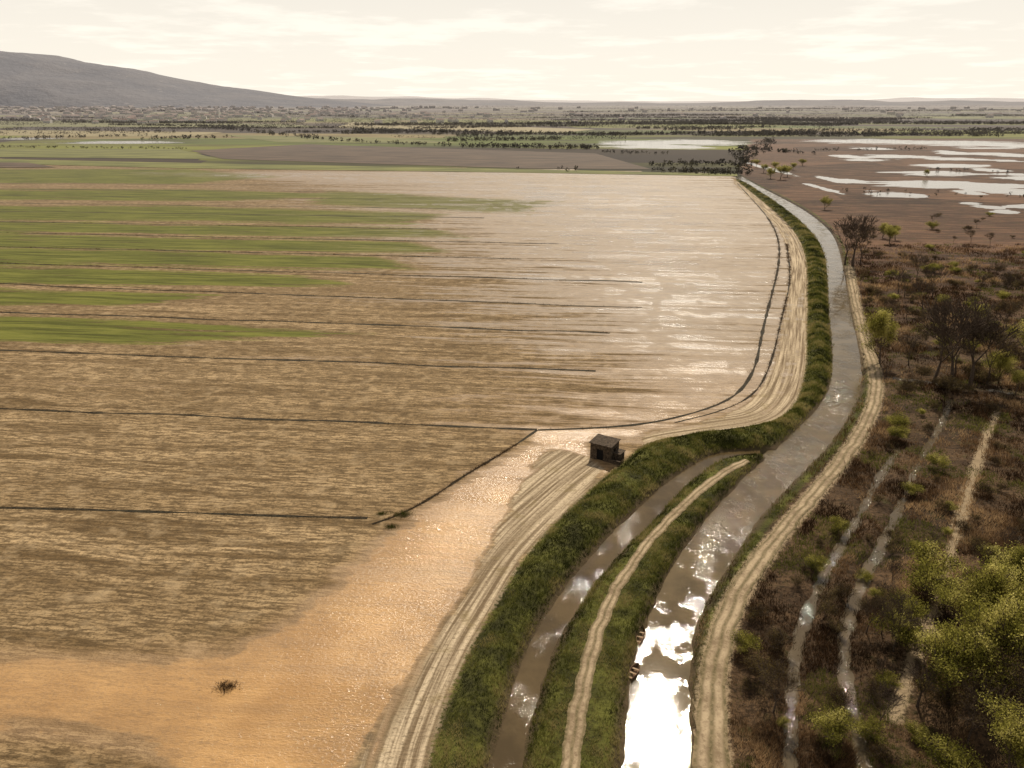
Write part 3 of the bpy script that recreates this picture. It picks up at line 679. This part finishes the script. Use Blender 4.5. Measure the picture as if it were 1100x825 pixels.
for i in range(NX-1): rf.append((i,i+1,o+i+1,o+i));a=(NY-1)*NX+i;rf.append((a+1,a,o+a,o+a+1))
for j in range(NY-1): a=j*NX;rf.append((a+NX,a,o+a,o+a+NX));b=a+NX-1;rf.append((b,b+NX,o+b+NX,o+b))
pydata('roof',rv,rf,M_brick,hut)
box('annex_wall',(2.9,.5,.8),(1.4,2.2,1.7),M_brick,hut)
box('annex_roof',(2.93,.5,1.72),(1.7,2.5,.12),M_brick,hut)
box('sluice_wall',(3.2,-1.9,.2),(2.2,.35,1.2),M_brick,hut)
# ------------------------------------------------------------ boats
def boat(px,py,L,ang,mat):
    x_,y_=G(px,py,WL);e=bpy.data.objects.new('rowing_boat',None);bpy.context.collection.objects.link(e)
    e.location=(x_,y_,WL);e.rotation_euler=(0,0,ang)
    n=12;v=[];W=.62
    for i in range(n+1):
        t=i/n;wd=W*(.55+.45*math.sin(min(1,t*1.5)*math.pi/2))*(1 if t<.55 else max(.03,1-((t-.55)/.45)**2));s=.42+.22*abs(t-.4)**1.5*2
        X_=(t-.5)*L
        for a,b in((-1,s),(-.72,-.08),(.72,-.08),(1,s),(.88,s),(.62,.02),(-.62,.02),(-.88,s)): v.append((X_,a*wd,b))
    f=[]
    for i in range(n):
        for j in range(8): f.append((i*8+j,i*8+(j+1)%8,(i+1)*8+(j+1)%8,(i+1)*8+j))
    f.append((0,7,6,1));f.append((1,6,5,2));f.append((2,5,4,3))
    pydata('hull',v,f,mat,e)
    for k,X_ in enumerate((-.42*L,-.12*L,.16*L)): box('bench_%d'%(k+1),(X_,0,.3),(.28,1.0 if k else .7,.05),M_woodl,e)
boat(688,684,3.6,math.radians(72),M_wood);boat(681,723,3.2,math.radians(60),M_wood)
for px,py,s,nm in((243,738,1.6,'twig_pile'),(432,553,2.2,'brush_pile'),(420,566,1.3,'brush_pile'),(410,552,1.,'brush_pile')):
    x_,y_=G(px,py);n=260;p=np.c_[x_+rng.normal(0,s*.45,n),y_+rng.normal(0,s*.3,n),np.zeros(n)]
    blades(nm,p,rng.uniform(.15,.5,n)*s*.6,.3,.03,3,M_reed if 'twig' in nm else M_grass,rng.uniform(0,.5,n),1.4)
# ------------------------------------------------------------ light, sky, camera
el=math.radians(SUN_EL);az=math.radians(SUN_AZ)
s=Vector((math.sin(az)*math.cos(el),math.cos(az)*math.cos(el),math.sin(el)))
sl=bpy.data.lights.new('sun','SUN');sl.energy=5.;sl.angle=math.radians(.53);sl.color=(1,.89,.72)
so=bpy.data.objects.new('sun',sl);so.rotation_euler=s.to_track_quat('Z','Y').to_euler();bpy.context.collection.objects.link(so)
w=bpy.data.worlds.new('World');bpy.context.scene.world=w;w.use_nodes=True;nt=w.node_tree;nt.nodes.clear()
def nn(t,**k):
    q=nt.nodes.new(t)
    for a,b in k.items(): setattr(q,a,b)
    return q
lk=nt.links.new
sky=nn('ShaderNodeTexSky',sky_type='NISHITA',sun_disc=False);sky.sun_elevation=el;sky.sun_rotation=az;sky.air_density=1.;sky.dust_density=.3
tc=nn('ShaderNodeTexCoord');sp=nn('ShaderNodeSeparateXYZ');lk(tc.outputs['Generated'],sp.inputs[0])
mr=nn('ShaderNodeMapRange',interpolation_type='SMOOTHSTEP');lk(sp.outputs[2],mr.inputs[0]);mr.inputs[1].default_value=0.;mr.inputs[2].default_value=.75;mr.inputs[3].default_value=.95;mr.inputs[4].default_value=.7
mx=nn('ShaderNodeMix',data_type='RGBA');lk(mr.outputs[0],mx.inputs[0]);lk(sky.outputs[0],mx.inputs[6])
gr=nn('ShaderNodeMapRange',interpolation_type='SMOOTHSTEP');lk(sp.outputs[2],gr.inputs[0]);gr.inputs[1].default_value=0.0;gr.inputs[2].default_value=.5;gr.inputs[3].default_value=0.;gr.inputs[4].default_value=1.
gc=nn('ShaderNodeMix',data_type='RGBA');lk(gr.outputs[0],gc.inputs[0]);gc.inputs[6].default_value=(11.9,11.0,9.6,1);gc.inputs[7].default_value=(5.2,4.75,4.15,1)
dv=nn('ShaderNodeMath',operation='ADD');lk(sp.outputs[2],dv.inputs[0]);dv.inputs[1].default_value=.06
vm=nn('ShaderNodeVectorMath',operation='SCALE');iv=nn('ShaderNodeMath',operation='DIVIDE');iv.inputs[0].default_value=1.;lk(dv.outputs[0],iv.inputs[1]);lk(tc.outputs['Generated'],vm.inputs[0]);lk(iv.outputs[0],vm.inputs['Scale'])
no=nn('ShaderNodeTexNoise');lk(vm.outputs[0],no.inputs['Vector']);no.inputs['Scale'].default_value=.9;no.inputs['Detail'].default_value=6;no.inputs['Roughness'].default_value=.6
cr=nn('ShaderNodeMapRange',interpolation_type='SMOOTHSTEP');lk(no.outputs['Fac'],cr.inputs[0]);cr.inputs[1].default_value=.48;cr.inputs[2].default_value=.64;cr.inputs[3].default_value=.93;cr.inputs[4].default_value=1.05
ml=nn('ShaderNodeVectorMath',operation='SCALE');lk(gc.outputs[2],ml.inputs[0]);lk(cr.outputs[0],ml.inputs['Scale'])
lk(ml.outputs[0],mx.inputs[7])
bg=nn('ShaderNodeBackground');bg.inputs['Strength'].default_value=.092;lk(mx.outputs[2],bg.inputs[0]);wo=nn('ShaderNodeOutputWorld');lk(bg.outputs[0],wo.inputs[0])
cam=bpy.data.cameras.new('camera');cam.sensor_width=36;cam.lens=F/1100*36;cam.clip_end=120000;cam.clip_start=.5
co=bpy.data.objects.new('camera',cam);co.location=(0,0,H);co.rotation_euler=(math.pi/2-PT,0,0);bpy.context.collection.objects.link(co)
sc=bpy.context.scene;sc.camera=co;sc.view_settings.view_transform='Standard';sc.view_settings.look='None';sc.view_settings.exposure=0
print('done',time.time()-T0)
